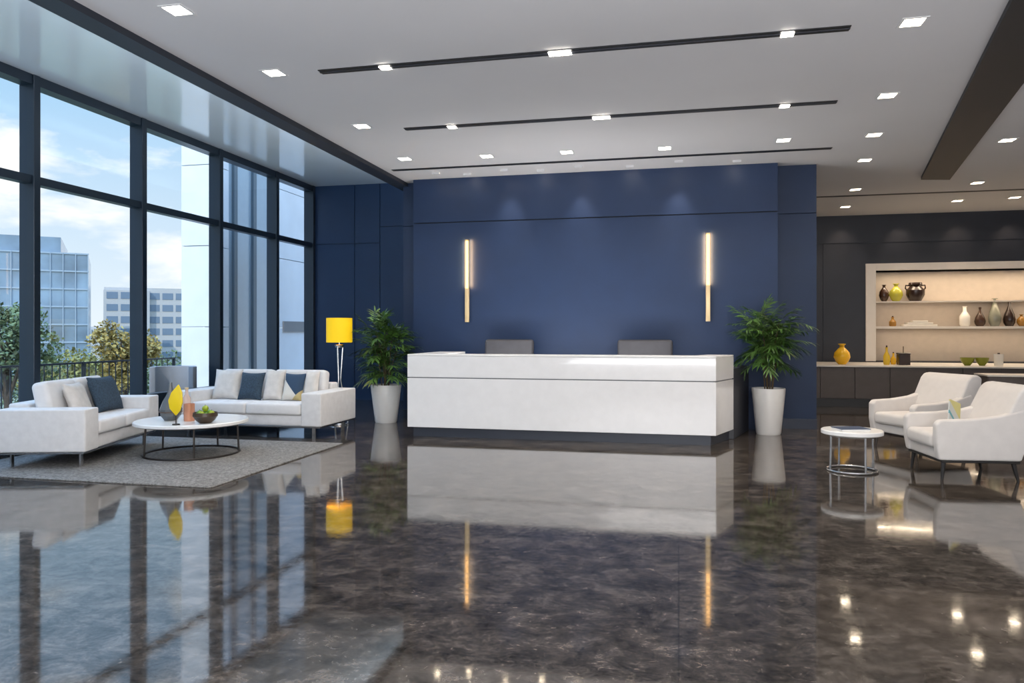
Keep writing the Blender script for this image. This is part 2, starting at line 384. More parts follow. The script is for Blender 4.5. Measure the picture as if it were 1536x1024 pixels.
def tree(px, dist, ztop, rad, n, m, label, seed):
    rnd = random.Random(seed); c = at_t(px, dist)
    e = empty('tree', (c.x, c.y, -4), 0, label, 'tree', 'trees beyond the terrace')
    h = ztop + 4; cz = h - rad * 1.05
    tb = MB(); tb.tube([(0, 0, 0), (.05, 0, cz * .5), (0, .05, cz)], [.16, .12, .07], 8)
    for k in range(6):
        a = k * 1.05; tb.tube([(0, 0, cz * .65), (rad * .5 * math.cos(a), rad * .5 * math.sin(a), cz + rad * .3 * ((k % 3) - .6))], [.06, .02], 6)
    tb.build('trunk', M['bark'], e)
    vs, fs = [], []
    blobs = [(Vector((rnd.uniform(-.6, .6) * rad, rnd.uniform(-.6, .6) * rad, cz + rnd.uniform(-.8, .6) * rad)), rad * rnd.uniform(.35, .6)) for _ in range(14)]
    for k in range(n):
        b, r = blobs[k % 14]
        v = Vector((rnd.gauss(0, 1), rnd.gauss(0, 1), rnd.gauss(0, 1))).normalized() * r * rnd.uniform(.6, 1.05) + b
        q = Matrix.Rotation(rnd.uniform(0, 6.28), 3, Vector((rnd.gauss(0, 1), rnd.gauss(0, 1), rnd.gauss(0, 1))).normalized()); s = rnd.uniform(.05, .10)
        i = len(vs)
        for a, bb in ((-1, 0), (0, -.6), (1, 0), (0, .6)): vs.append(v + q @ Vector((a * s, bb * s, 0)))
        fs.append((i, i + 1, i + 2, i + 3))
    me = bpy.data.meshes.new('foliage'); me.from_pydata(vs, [], fs); me.materials.append(m)
    o = bpy.data.objects.new('foliage', me); COL.objects.link(o); o.parent = e
tree(10, 22, 2.5, 1.3, 4600, M['tree2'], 'dull green tree at the left edge, tallest beyond the terrace', 1)
tree(108, 27, 1.2, 1.4, 4200, M['tree1'], 'olive autumn tree in front of the glass tower', 2)
tree(186, 25, 1.8, 1.05, 3600, M['tree3'], 'golden leaved tree in front of the pale office block', 3)
tree(60, 34, .7, 1.8, 3400, M['tree2'], 'low dark green tree behind the olive one', 4)
tree(150, 40, .4, 1.7, 3000, M['tree1'], 'low bushy tree between the olive and golden trees', 5)
tree(250, 36, .7, 1.9, 3000, M['tree2'], 'low green tree nearest the white stone pier', 6)

c = at_t(260, 12.3)
e = empty('tub_chair', (c.x, c.y, -.05), .4, 'grey tub chair on the terrace outside the window', 'chair')
pr = []
for i in range(19):
    a = math.radians(-200 + i * 220 / 18)
    pr.append((math.cos(a), math.sin(a)))
outer = [(x * .36, y * -.36) for x, y in pr]; inner = [(x * .27, y * -.27) for x, y in reversed(pr)]
MB().prism(outer + inner, .38, .92, .015, 2).build('backrest', M['tub'], e)
MB().lathe([(0, .3), (.3, .3), (.32, .36), (.31, .45), (0, .47)]).build('seat', M['tub'], e)
for a in range(4):
    an = PI / 4 + a * PI / 2
    MB().tube([(.2 * math.cos(an), .2 * math.sin(an), .3), (.28 * math.cos(an), .28 * math.sin(an), 0)], .015, 8).build('leg', M['black'], e)

# ------------------------------------------------------------ rug
RZ = .014
r = tag(MB().box(-7.45, -4.22, 6.08, 8.86, 0.001, RZ, .004, 2).build('area_rug', M['rug']), 'speckled grey area rug under the left seating group', 'rug')

# ------------------------------------------------------------ sofas
def make_sofa(W, D, loc, rz, label, aw=.2, ah=.64, bh=.70, seats=2, name='sofa', bc=None):
    e = empty(name, loc, rz, label, 'sofa')
    hw, hd = W / 2, D / 2
    MB().box(-hw + .03, hw - .03, -hd + .03, hd - .03, .15, .175, .004, 1).build('frame_rail', M['chrome'], e)
    MB().box(-hw + aw, hw - aw, -hd + .03, hd - .2, .175, .32, .02).build('base', M['sofa'], e)
    for s in (-1, 1):
        x0, x1 = sorted((s * hw, s * (hw - aw)))
        MB().box(x0, x1, -hd, hd - .02, .175, ah, .018, 4).build('arm', M['sofa'], e)
    MB().box(-hw + aw, hw - aw, hd - .22, hd, .175, bh, .025, 4).build('backrest', M['sofa'], e)
    sw = (W - 2 * aw) / seats
    for k in range(seats):
        x0 = -hw + aw + k * sw
        MB().box(x0 + .004, x0 + sw - .004, -hd - .01, hd - .23, .322, .475, .035, 4).build('seat_cushion', M['sofa_cush'], e)
        MB().box(-sw / 2 + .01, sw / 2 - .01, -.09, .09, -.19, .21, .055, 5, Mx=T(x0 + sw / 2, hd - .34, .68, rx=-.2)).build('back_cushion', M['sofa_cush'], e)
    for sx in (-1, 1):
        for sy in (-1, 1):
            cx, cy = sx * (hw - .16), sy * (hd - .12)
            MB().box(cx - .025, cx + .025, cy - .008, cy + .008, 0, .15).build('leg', M['chrome'], e)
    return e
s1 = make_sofa(1.85, .95, (-6.76, 7.35, RZ), math.radians(106), 'off-white low sofa with one navy pillow beside the left windows', aw=.29, ah=.62, bh=.66)
s2 = make_sofa(2.25, 1.12, (-5.78, 9.66, 0), 0, 'long off-white sofa with several pillows facing the camera behind the round table', aw=.29, ah=.62, bh=.70)

def pillow(x, y, z, w, h, th, rx, rz, m, label, ref, extra=None):
    e = empty('throw_pillow', ref.matrix_basis @ Vector((x, y, z)), ref.rotation_euler.z + rz, label, 'pillow', None)
    MB().pillow(w, h, th, T(0, 0, h / 2 * math.cos(rx), rx=rx)).build('cushion_cover', m, e, 60)
    return e
bpy.context.view_layer.update()
pillow(.36, -.07, .477, .50, .44, .15, -.35, -.1, M['pillow_navy'], 'dark slate blue pillow standing on the left sofa', s1)
pillow(-.24, -.05, .477, .44, .40, .13, -.35, .1, M['pillow_beige'], 'pale pillow beside the slate blue pillow on the left sofa', s1)
def tri_mat():
    m = mat('colour_block_cloth', (.6, .6, .6), .9)
    nt = m.node_tree; N = nt.nodes; L = nt.links; b = N['Principled BSDF']
    tc = N.new('ShaderNodeTexCoord'); sx = N.new('ShaderNodeSeparateXYZ'); L.new(tc.outputs['Object'], sx.inputs[0])
    a1 = N.new('ShaderNodeMath'); a1.operation = 'ADD'; L.new(sx.outputs[0], a1.inputs[0]); L.new(sx.outputs[2], a1.inputs[1])
    g1 = N.new('ShaderNodeMath'); g1.operation = 'GREATER_THAN'; L.new(a1.outputs[0], g1.inputs[0]); g1.inputs[1].default_value = .17
    m1 = N.new('ShaderNodeMixRGB'); L.new(g1.outputs[0], m1.inputs[0]); m1.inputs[1].default_value = (.66, .62, .56, 1); m1.inputs[2].default_value = (.03, .06, .11, 1)
    a2 = N.new('ShaderNodeMath'); a2.operation = 'SUBTRACT'; L.new(sx.outputs[2], a2.inputs[0]); L.new(sx.outputs[0], a2.inputs[1])
    g2 = N.new('ShaderNodeMath'); g2.operation = 'LESS_THAN'; L.new(a2.outputs[0], g2.inputs[0]); g2.inputs[1].default_value = .0
    m2 = N.new('ShaderNodeMixRGB'); L.new(g2.outputs[0], m2.inputs[0]); L.new(m1.outputs[0], m2.inputs[1]); m2.inputs[2].default_value = (.48, .38, .18, 1)
    L.new(m2.outputs[0], b.inputs['Base Color']); return m
M['tri'] = tri_mat()
pillow(-.60, -.06, .477, .42, .44, .14, -.3, .05, M['pillow_beige'], 'cream pillow at the left end of the long sofa', s2)
pillow(-.20, -.08, .477, .38, .40, .14, -.3, -.05, M['pillow_navy'], 'slate blue pillow between two cream pillows on the long sofa', s2)
pillow(.15, -.06, .477, .30, .44, .13, -.3, .05, M['pillow_beige'], 'cream pillow right of the slate blue pillow on the long sofa', s2)
pillow(.465, -.08, .477, .32, .40, .13, -.35, -.03, M['tri'], 'navy and cream colour block pillow with a mustard corner on the long sofa', s2)
pillow(.73, -.06, .477, .21, .42, .12, -.25, 0, M['pillow_beige'], 'cream pillow in the right corner of the long sofa', s2)

# ------------------------------------------------------------ tables
def round_table(loc, R, zt, ringr, label, m_leg, nl, name='coffee_table', th=.045):
    e = empty(name, loc, 0, label, 'table')
    MB().lathe([(0, zt - th), (R - .02, zt - th), (R, zt - th + .01), (R, zt - .008), (R - .008, zt), (0, zt)], n=64).build('tabletop', M['tabletop'], e)
    MB().ring((0, 0, .012), ringr, .012).build('base_ring', m_leg, e)
    MB().ring((0, 0, zt - th - .01), ringr * .96, .009).build('top_ring', m_leg, e)
    for k in range(nl):
        a = 2 * PI * k / nl + .35
        MB().tube([(ringr * math.cos(a), ringr * math.sin(a), .015), (ringr * .97 * math.cos(a), ringr * .97 * math.sin(a), zt - th - .001)], .011, 8).build('leg', m_leg, e)
    return e
CT = Vector((-5.60, 7.72, RZ)); ZTC = .40
round_table(CT, .63, ZTC, .53, 'large round white coffee table on the grey rug', M['dark_metal'], 5)
ST = Vector((1.76, 8.32, 0))
round_table(ST, .30, .43, .24, 'small round white side table beside the armchairs', M['chrome'], 4, 'side_table', .05)

zt = ZTC + RZ + .001
def onT(px, py):
    t = (H - zt) * F / (py - HY); d = ray(px); return Vector((t * d[0], t * d[1], zt))
c = onT(256, 630)
e = empty('decor_vase', c, 0, 'smoky grey faceted vase on the coffee table', 'vase')
MB().lathe([(0, 0), (.07, 0), (.115, .06), (.125, .13), (.09, .22), (.045, .30), (.022, .38), (.016, .44), (0, .44)], n=9).build('vase_body', cm('smoky_grey_glaze', (.10, .11, .12), .25), e, 10)
MB().ring((0, 0, .10), .123, .006).build('band', cm('brown_band', (.10, .05, .03), .4), e)
c2 = onT(264, 637)
e = empty('leaf_ornament', c2, math.radians(12), 'bright yellow leaf ornament leaning by the grey vase', 'ornament')
lf = [(0, .10), (.07, .18), (.085, .27), (.05, .36), (-.03, .45), (-.07, .36), (-.075, .25), (-.05, .16)]
MB().side([(y, z) for y, z in lf], -.012, .012, .008, 2, Mx=Matrix.Rotation(PI / 2, 4, 'Z')).build('leaf_blade', cm('yellow_enamel', (.85, .62, .01), .4), e)
MB().lathe([(0, 0), (.04, 0), (.04, .012), (0, .014)], n=24).tube([(0, 0, .012), (0, 0, .12)], .006, 8).build('stand', M['dark_metal'], e)
c = onT(284, 631)
e = empty('candle_jar', c, 0, 'copper pink glass candle jar on the coffee table', 'candle')
MB().lathe([(0, 0), (.055, 0), (.06, .01), (.06, .20), (.055, .20), (.052, .02), (0, .02)]).build('jar', cm('copper_pink', (.62, .28, .17), .25, metal=.3), e)
MB().lathe([(0, .02), (.05, .02), (.05, .15), (0, .15)]).build('wax', cm('pink_wax', (.75, .5, .42), .6), e)
c = onT(280, 621)
e = empty('glass_bottle', c, 0, 'pale pink slender bottle behind the copper candle jar', 'bottle')
MB().lathe([(0, 0), (.045, 0), (.048, .02), (.048, .2), (.02, .25), (.018, .31), (0, .31)]).build('bottle_body', cm('pale_pink_glass', (.62, .45, .38), .2), e)
MB().lathe([(0, .31), (.024, .31), (.024, .335), (0, .335)]).build('stopper', M['brass'], e)
c = onT(308, 634)
e = empty('fruit_bowl', c, 0, 'dark brown bowl filled with green fruit on the coffee table', 'bowl')
MB().lathe([(0, 0), (.06, 0), (.10, .03), (.135, .08), (.13, .12), (.122, .12), (.12, .08), (.09, .04), (0, .025)], n=40).build('bowl_body', cm('dark_wood_bowl', (.045, .025, .012), .35, noise=.3), e)
gl = [(.0, .0, .09), (.072, .01, .105), (-.072, .0, .105), (.0, -.074, .105), (.0, .075, .105), (.0, .0, .163)]
gm = [cm('green_fruit', (.12, .28, .02), .4), cm('lime_fruit', (.30, .38, .02), .4)]
for k, (x, y, z) in enumerate(gl):
    f = empty('lime', c + Vector((x, y, z)), k, ['green fruit at the centre bottom of the coffee table bowl', 'lime green fruit at the right of the coffee table bowl', 'green fruit at the left of the coffee table bowl', 'lime green fruit at the front of the coffee table bowl', 'green fruit at the back of the coffee table bowl', 'lime green fruit topmost in the coffee table bowl'][k], 'fruit', 'fruit in the dark bowl')
    MB().lathe([(0, -.036), (.02, -.031), (.034, -.012), (.036, .006), (.026, .026), (.01, .035), (0, .036)], n=20).build('flesh', gm[k % 2], f)
    MB().tube([(0, 0, .034), (.004, 0, .046)], .003, 6).build('stalk', M['stem'], f)

zs = .431
c = ST + Vector((-.02, -.03, 0)); c.z = zs
e = empty('magazine', c, .3, 'navy covered magazine lying flat on the small side table', 'magazine')
MB().box(-.15, .15, -.11, .11, 0, .016).build('pages', M['tabletop'], e, 0)
MB().box(-.155, .155, -.113, .113, .016, .022).build('cover', cm('navy_cover', (.03, .05, .10), .8), e, 0)

# ------------------------------------------------------------ armchairs
def armchair(loc, rz, label, legm):
    e = empty('armchair', loc, rz, label, 'armchair', None)
    W = .78; hw = W / 2
    MB().box(-hw + .02, hw - .02, -.36, .37, .175, .20, .005, 1).build('frame', legm, e)
    MB().box(-hw + .08, hw - .08, -.37, .28, .20, .31, .02).build('seat_base', M['chair_cloth'], e)
    MB().box(-hw + .105, hw - .105, -.42, .22, .305, .45, .045, 5).build('seat_cushion', M['chair_cloth'], e)
    prof = [(-.38, .20), (-.41, .36), (-.41, .55), (-.37, .59), (-.1, .60), (.16, .63), (.40, .70), (.47, .50), (.37, .20)]
    for s in (-1, 1):
        x0, x1 = sorted((s * hw, s * (hw - .10)))
        MB().side(prof, x0, x1, .022, 4).build('arm', M['chair_cloth'], e)
    bk = [(.12, .28), (.17, .44), (.26, .66), (.36, .87), (.41, .92), (.50, .93), (.565, .89), (.55, .75), (.50, .52), (.37, .21), (.2, .21)]
    MB().side(bk, -hw + .012, hw - .012, .028, 4).build('backrest', M['chair_cloth'], e)
    for sx in (-1, 1):
        for sy, lean in ((-1, -.02), (1, .04)):
            x, y = sx * (hw - .06), sy * .32
            MB().tube([(x, y, .176), (x + sx * .01, y + lean, 0)], [.022, .013], 10).build('leg', legm, e)
    return e
def face(dx, dy): return math.atan2(dx, -dy)     # local -y looks along (dx,dy)
A1 = armchair((2.80, 8.36, 0), face(-.985, -.12), 'off-white armchair nearest the camera, with black legs and a striped magazine leaning on its seat', M['black'])
A2 = armchair((2.88, 10.0, 0), face(-.90, -.44), 'off-white armchair behind the small side table, farther from the camera', M['dark_metal'])
def stripe_mat():
    m = mat('striped_cover', (.6, .6, .6), .5); nt = m.node_tree; N = nt.nodes; L = nt.links
    tc = N.new('ShaderNodeTexCoord'); sx = N.new('ShaderNodeSeparateXYZ'); L.new(tc.outputs['Object'], sx.inputs[0])
    ad = N.new('ShaderNodeMath'); ad.operation = 'MULTIPLY_ADD'; L.new(sx.outputs[2], ad.inputs[0]); ad.inputs[1].default_value = .5; L.new(sx.outputs[0], ad.inputs[2])
    mr = N.new('ShaderNodeMapRange'); mr.inputs['From Min'].default_value = -.1; mr.inputs['From Max'].default_value = .24; L.new(ad.outputs[0], mr.inputs['Value'])
    r = N.new('ShaderNodeValToRGB'); r.color_ramp.interpolation = 'CONSTANT'
    cols = [(0, (.50, .52, .50)), (.2, (.55, .50, .20)), (.35, (.50, .52, .50)), (.5, (.10, .30, .34)), (.58, (.50, .52, .50)), (.80, (.55, .50, .20))]
    r.color_ramp.elements[0].color = (*cols[0][1], 1); r.color_ramp.elements[1].position = cols[1][0]; r.color_ramp.elements[1].color = (*cols[1][1], 1)
    for p, c in cols[2:]:
        q = r.color_ramp.elements.new(p); q.color = (*c, 1)
    L.new(mr.outputs[0], r.inputs['Fac']); L.new(r.outputs['Color'], N['Principled BSDF'].inputs['Base Color']); return m
bpy.context.view_layer.update()
e = empty('magazine', A1.matrix_basis @ Vector((.10, -.12, .452)), math.radians(38), 'thin yellow and teal striped magazine leaning upright on the nearest armchair', 'magazine')
SM = stripe_mat()
MB().box(-.08, .08, -.006, .006, .03, .31, Mx=T(0, 0, 0, rx=-.2, ry=.35)).build('cover', SM, e, 0)
MB().box(-.075, .075, .007, .013, .034, .305, Mx=T(0, 0, 0, rx=-.2, ry=.35)).build('pages', M['tabletop'], e, 0)

# ------------------------------------------------------------ reception desk
e = empty('reception_desk', (0, 0, 0), 0, 'long glossy white reception desk with a dark plinth', 'desk')
U = [(-3.66, 9.70), (.46, 9.70), (.72, 10.40), (.38, 10.40), (.22, 10.05), (-3.25, 10.05), (-3.25, 11.15), (-3.66, 11.15)]
Ui = [(-3.64, 9.715), (.44, 9.715), (.70, 10.39), (.40, 10.39), (.24, 10.04), (-3.27, 10.04), (-3.27, 11.13), (-3.64, 11.13)]
Up = [(-3.60, 9.78), (.40, 9.78), (.66, 10.39), (.42, 10.39), (.24, 10.02), (-3.28, 10.02), (-3.28, 11.1), (-3.60, 11.1)]
MB().prism(U, .133, .808, .004, 1).build('front_panel', M['desk'], e, 0)
MB().prism(Ui, .808, .822).build('shadow_gap', M['gap'], e, 0)
MB().prism(U, .822, 1.112, .004, 1).build('upper_panel', M['desk'], e, 0)
MB().prism(U, 1.114, 1.137, .003, 1).build('counter_top', M['desk_top'], e, 0)
MB().prism(Up, 0, .131).build('plinth', M['plinth'], e, 0)
MB().prism([(.725, 10.41), (1.0, 11.40), (.5, 11.40), (.39, 10.41)], 0, .95, .004, 1).build('side_cabinet', M['charcoal'], e, 0)
MB().box(-3.24, .2, 10.06, 10.55, .72, .75).build('worktop', M['desk_top'], e, 0)

def office_chair(loc, rz, w, label):
    e = empty('office_chair', loc, rz, label, 'chair', None)
    MB().box(-w / 2, w / 2, -.06, .06, .56, 1.33, .045, 4, Mx=T(0, .22, 0, rx=-.03)).build('backrest', M['office'], e)
    MB().box(-w / 2 + .03, w / 2 - .03, -.28, .20, .43, .55, .045, 4).build('seat', M['office'], e)
    for s in (-1, 1):
        MB().box(s * w / 2 - .03, s * w / 2 + .03, -.22, .20, .66, .70, .015, 2).tube([(s * w / 2, -.05, .66), (s * w / 2 - s * .04, -.05, .5)], .015, 8).build('armrest', M['black'], e)
    MB().tube([(0, 0, .43), (0, 0, .09)], .03, 12).build('column', M['chrome'], e)
    for k in range(5):
        a = k * 2 * PI / 5
        s_ = MB().tube([(0, 0, .11), (.3 * math.cos(a), .3 * math.sin(a), .07)], [.025, .015], 8).build('base_spoke', M['dark_metal'], e)
        MB().tube([(.3 * math.cos(a) - .02 * math.sin(a), .3 * math.sin(a) + .02 * math.cos(a), .03), (.3 * math.cos(a) + .02 * math.sin(a), .3 * math.sin(a) - .02 * math.cos(a), .03)], .03, 12).build('caster', M['black'], s_)
p = at_y(762, 11.0); office_chair((p.x, 10.84, 0), 0, .76, 'grey office chair behind the left half of the reception desk')
p = at_y(967, 11.0); office_chair((p.x, 10.84, 0), 0, .80, 'grey office chair behind the right half of the reception desk')

def area(loc, sx, sy, energy, col, rot=(0, 0, 0)):
    ld = bpy.data.lights.new('area_lamp', 'AREA'); ld.shape = 'RECTANGLE'; ld.size = sx; ld.size_y = sy; ld.energy = energy; ld.color = col
    o = bpy.data.objects.new('area_lamp', ld); COL.objects.link(o); o.location = loc; o.rotation_euler = rot; return o
# sconces
for px, lab in ((701, 'tall slim glowing wall sconce left of the reception desk chairs'), (1062, 'tall slim glowing wall sconce near the right plant')):
    p = at_y(px, 11.45)
    e = empty('wall_sconce', (p.x, 11.5, 1.60), 0, lab, 'wall light')
    MB().box(-.010, .010, -.035, 0, .05, 1.27).build('backplate', M['brass'], e, 0)
    MB().box(-.024, .024, -.075, -.052, .54, 1.30, .004, 2).build('glowing_tube', M['glow'], e)
    MB().box(-.032, -.025, -.08, -.045, .54, 1.32).box(.025, .032, -.08, -.045, .54, 1.32).box(-.032, .032, -.08, -.045, 1.302, 1.32).build('side_rail', M['brass'], e, 0)
    MB().box(-.032, .032, -.08, -.03, 0, .538, .004, 2).build('metal_sleeve', M['brass'], e)
    for s in (-1, 1):      # back light of the fitting, washing the wall on either side of the bar
        area((p.x + s * .04, 11.455, 2.54), .03, .76, 2.6, (1, .55, .22), (PI / 2, 0, -s * .5))

# ------------------------------------------------------------ floor lamp
p = at_y(509, 10.75)
e = empty('floor_lamp', (p.x, 10.75, 0), 0, 'floor lamp with a bright yellow drum shade behind the long sofa', 'lamp')
MB().lathe([(.20, 1.28), (.20, 1.66), (.194, 1.66), (.194, 1.28), (.20, 1.28)], n=48).build('lamp_shade', M['shade'], e)
MB().tube([(0, 0, 1.2), (0, 0, 1.64)], .01, 8).box(-.19, .19, -.005, .005, 1.60, 1.61).build('shade_holder', M['chrome'], e)
MB().lathe([(0, 1.18), (.06, 1.2), (.07, 1.24), (0, 1.25)], n=24).build('collar', M['chrome'], e)
for k in range(3):
    a = k * 2 * PI / 3 + .5
    MB().tube([(.055 * math.cos(a), .055 * math.sin(a), 1.22), (.02 * math.cos(a), .02 * math.sin(a), .7), (.13 * math.cos(a), .13 * math.sin(a), .03)], .012, 8).build('pole', M['chrome'], e)
MB().lathe([(0, 0), (.16, 0), (.16, .02), (.15, .03), (0, .03)], n=40).build('base', M['chrome'], e)
MB().lathe([(0, 1.40), (.03, 1.42), (.04, 1.47), (.02, 1.52), (0, 1.53)], n=16).build('bulb', mat('bulb', (1, .9, .7), .4, emit=(1, .85, .5), es=8), e)

# ------------------------------------------------------------ plants
def plant(loc, ph, rt, rb, z0, z1, R, nf, label, seed, mleaf, ylim, x2=9, ylim2=9):
    rnd = random.Random(seed)
    def cl(v):
        v.y = min(v.y, ylim2 if v.x > x2 else ylim); return v
    e = empty('potted_plant', loc, 0, label, 'plant')
    MB().lathe([(0, 0), (rb, 0), (rb + .01, .02), (rt, ph - .01), (rt - .004, ph), (rt - .02, ph), (rt - .025, ph - .06), (0, ph - .06)], n=48).build('pot', M['pot'], e)
    MB().lathe([(0, ph - .05), (rt - .03, ph - .055), (rt - .03, ph - .059), (0, ph - .059)], n=32).build('soil', M['soil'], e)
    stems = []
    for k in range(8):
        a = k * .79 + rnd.random() * .4; rr = rnd.uniform(.02, .06); ex = rnd.uniform(.12, .5) * R
        zt_ = z1 - (ex / R) * .25 - rnd.uniform(0, .14)
        P0 = Vector((rr * math.cos(a), rr * math.sin(a), ph - .07)); P2 = Vector((ex * math.cos(a), min(ex * math.sin(a), .2), zt_)); P1 = Vector((rr * 1.5 * math.cos(a), rr * 1.5 * math.sin(a), (ph + zt_) / 2))
        pts = [P0 * (1 - t) ** 2 + P1 * 2 * t * (1 - t) + P2 * t * t for t in [i / 8 for i in range(9)]]
        MB().tube(pts, [.010 - .0007 * i for i in range(9)], 7).build('stem', M['stem'], e)
        stems.append((P0, P1, P2))
    vs, fs = [], []
    def leaf(p, d, up, L, W):
        sd = d.cross(up).normalized(); dr = Vector((0, 0, -1))
        i = len(vs)
        vs.extend([p, p + d * L * .35 + sd * W + dr * .004, p + d * L * .7 + sd * W * .7 + dr * L * .07, p + d * L + dr * L * .22,
                   p + d * L * .7 - sd * W * .7 + dr * L * .07, p + d * L * .35 - sd * W + dr * .004, p + d * L * .35 - up * .006, p + d * L * .7 + dr * L * .09])
        fs.extend([(i, i + 1, i + 6), (i, i + 6, i + 5), (i + 1, i + 2, i + 7, i + 6), (i + 6, i + 7, i + 4, i + 5), (i + 2, i + 3, i + 7), (i + 7, i + 3, i + 4)])
    fr = MB()
    for k in range(nf):
        P0, P1, P2 = stems[k % 8]
        tz = rnd.uniform(max(0, (z0 - ph) / (z1 - ph)), 1.0)
        b = P0 * (1 - tz) ** 2 + P1 * 2 * tz * (1 - tz) + P2 * tz * tz
        az = rnd.uniform(0, 2 * PI); el = rnd.uniform(-.1, 1.1) if tz < .85 else rnd.uniform(.3, 1.35); L = R * rnd.uniform(.50, .92) * (1.15 - .3 * tz)
        d = Vector((math.cos(az) * math.cos(el), math.sin(az) * math.cos(el), math.sin(el)))
        pts = []; p = b.copy(); dd = d.copy()
        for s in range(6):
            q_ = p.copy(); q_ = cl(q_); pts.append(q_); p = p + dd * L / 5; dd = (dd + Vector((0, 0, -.15))).normalized()
        if (pts[-1] - pts[-2]).length < .01: continue
        fr.tube(pts, [.003] * 5 + [.0015], 5)
        for s in range(2, 6):
            t = (pts[s] - pts[s - 1]).normalized(); sd = t.cross(Vector((0, 0, 1)))
            if sd.length < .1: sd = Vector((1, 0, 0))
            sd.normalize(); up = sd.cross(t).normalized()
            for q in (-1, 1):
                for off in (0, .5):
                    ld = (t * .8 + sd * q * rnd.uniform(.35, .9) + Vector((0, 0, rnd.uniform(-.4, .15)))).normalized()
                    leaf(pts[s] - (pts[s] - pts[s - 1]) * off, ld, up, rnd.uniform(.12, .20), rnd.uniform(.010, .017))
        leaf(pts[-1], (pts[-1] - pts[-2]).normalized(), up, .18, .014)
    fr.build('frond_stalks', M['leaf2'], e)
    for v in vs: cl(v)
    me = bpy.data.meshes.new('foliage'); me.from_pydata([tuple(v) for v in vs], [], fs); me.materials.append(mleaf)
    for pp in me.polygons: pp.use_smooth = True
    o = bpy.data.objects.new('foliage', me); COL.objects.link(o); o.parent = e
p = at_y(579, 11.16)
plant((p.x, 11.16, 0), .60, .245, .165, .76, 1.50, .54, 104, 'leafy plant in a tapered white pot left of the reception desk', 11, M['leaf'], .52, -4.26 - p.x, .31)
plant((1.24, 11.05, 0), .65, .23, .16, 1.06, 1.64, .62, 92, 'leafy plant in a tapered white pot right of the reception desk', 23, M['leaf'], .43)

# ------------------------------------------------------------ hall furniture
CY = 15.3; CZ = .80
labels = ['first from the navy wall', 'second from the navy wall', 'third from the navy wall', 'fourth from the navy wall', 'fifth from the navy wall, behind the armchairs', 'sixth from the navy wall', 'seventh from the navy wall', 'last on the right']
x = 2.05
for k in range(8):
    wd = .62
    e = empty('base_cabinet', (x + wd / 2, CY, 0), 0, 'taupe base cabinet under the hall counter, ' + labels[k], 'cabinet', 'base cabinets under the hall counter')
    MB().box(-wd / 2 + .002, wd / 2 - .002, .02, 1.6, .16, CZ - .03).build('body', M['cabinet'], e, 0)
    MB().box(-wd / 2 + .006, wd / 2 - .006, 0, .019, .17, CZ - .035, .002, 1).build('door', M['cabinet'], e, 0)
    MB().box(-wd / 2, wd / 2, .09, 1.6, 0, .16).build('toe_kick', M['black'], e, 0)
    x += wd
tag(MB().box(2.01, 7.05, CY - .03, YH - .055, CZ - .029, CZ, .003, 1).build('countertop', M['counter'], smooth=0), 'cream countertop running under the display niche', 'countertop')
e = empty('credenza', (4.62, 12.7, 0), 0, 'low taupe credenza at the right edge behind the armchairs', 'cabinet')
MB().box(0, 2.2, 0, .5, .1, .76).build('body', M['cabinet'], e, 0); MB().box(-.01, 2.21, -.02, .52, .761, .785).build('top', M['counter'], e, 0); MB().box(.04, 2.16, .05, .45, 0, .1).build('plinth', M['black'], e, 0)
for k in range(4): MB().box(.01 + k * .55, .54 + k * .55, -.018, -.001, .11, .75).build('door', M['cabinet'], e, 0)
tag(MB().box(NX0 + .002, NX1 - .002, YH + .02, YH + .498, 2.065, 2.09).build('shelf', M['cream'], smooth=0), 'thin upper shelf of the display niche', 'shelf', 'niche shelves')
tag(MB().box(NX0 + .002, NX1 - .002, YH + .0, YH + .498, 1.51, 1.56).build('shelf', M['cream'], smooth=0), 'thick lower shelf of the display niche', 'shelf', 'niche shelves')

C = dict(brown=(.05, .022, .012), dbrown=(.03, .016, .012), lime=(.45, .42, .05), white=(.75, .72, .66), sage=(.22, .22, .17), orange=(.80, .46, .02), amber=(.35, .17, .03), yellow=(.75, .5, .04), olive=(.18, .2, .01))
CM = {k: cm('glaze_' + k, v, .25) for k, v in C.items()}
P_round = [(0, 0), (.42, 0), (.72, .12), (1, .36), (.9, .58), (.5, .76), (.28, .84), (.3, .95), (.4, 1), (.3, 1), (0, .9)]
P_tear = [(0, 0), (.6, 0), (.92, .15), (1, .3), (.8, .52), (.42, .74), (.2, .9), (.18, 1), (0, 1)]
P_slim = [(0, 0), (.8, 0), (1, .1), (1, .5), (.6, .66), (.35, .75), (.35, .95), (.5, 1), (0, 1)]
P_urn = [(0, 0), (.6, 0), (.7, .08), (1, .35), (1, .6), (.7, .76), (.6, .82), (.75, .9), (.7, 1), (0, 1)]
def vase(px, z, y, w, h, prof, m, label, cat='vase', name='vase', extra=None):
    p = at_y(px, y)
    e = empty(name, (p.x, y, z + .001), 0, label, cat)
    MB().lathe([(r * w / 2, q * h) for r, q in prof], n=32).build('body', m, e)
    if extra == 'ears':
        for s in (-1, 1):
            MB().tube([(s * w * .30, 0, h * .84), (s * w * .52, 0, h * .86), (s * w * .54, 0, h * .70), (s * w * .46, 0, h * .62)], .015, 8).build('handle', m, e)
    if extra == 'stopper': MB().lathe([(0, h), (w * .12, h), (w * .12, h * 1.1), (0, h * 1.12)], n=16).build('stopper', CM['brown'], e)
    if extra == 'rim': MB().ring((0, 0, h * .99), w * .2, w * .03).build('rim', m, e)
    return e
Y1 = YH + .24
vase(1326, 2.09, Y1, .20, .36, P_round, CM['brown'], 'round brown vase at the left end of the upper niche shelf', extra='rim')
vase(1344, 2.09, Y1, .27, .38, P_round, CM['lime'], 'yellow green round vase on the upper niche shelf', extra='rim')
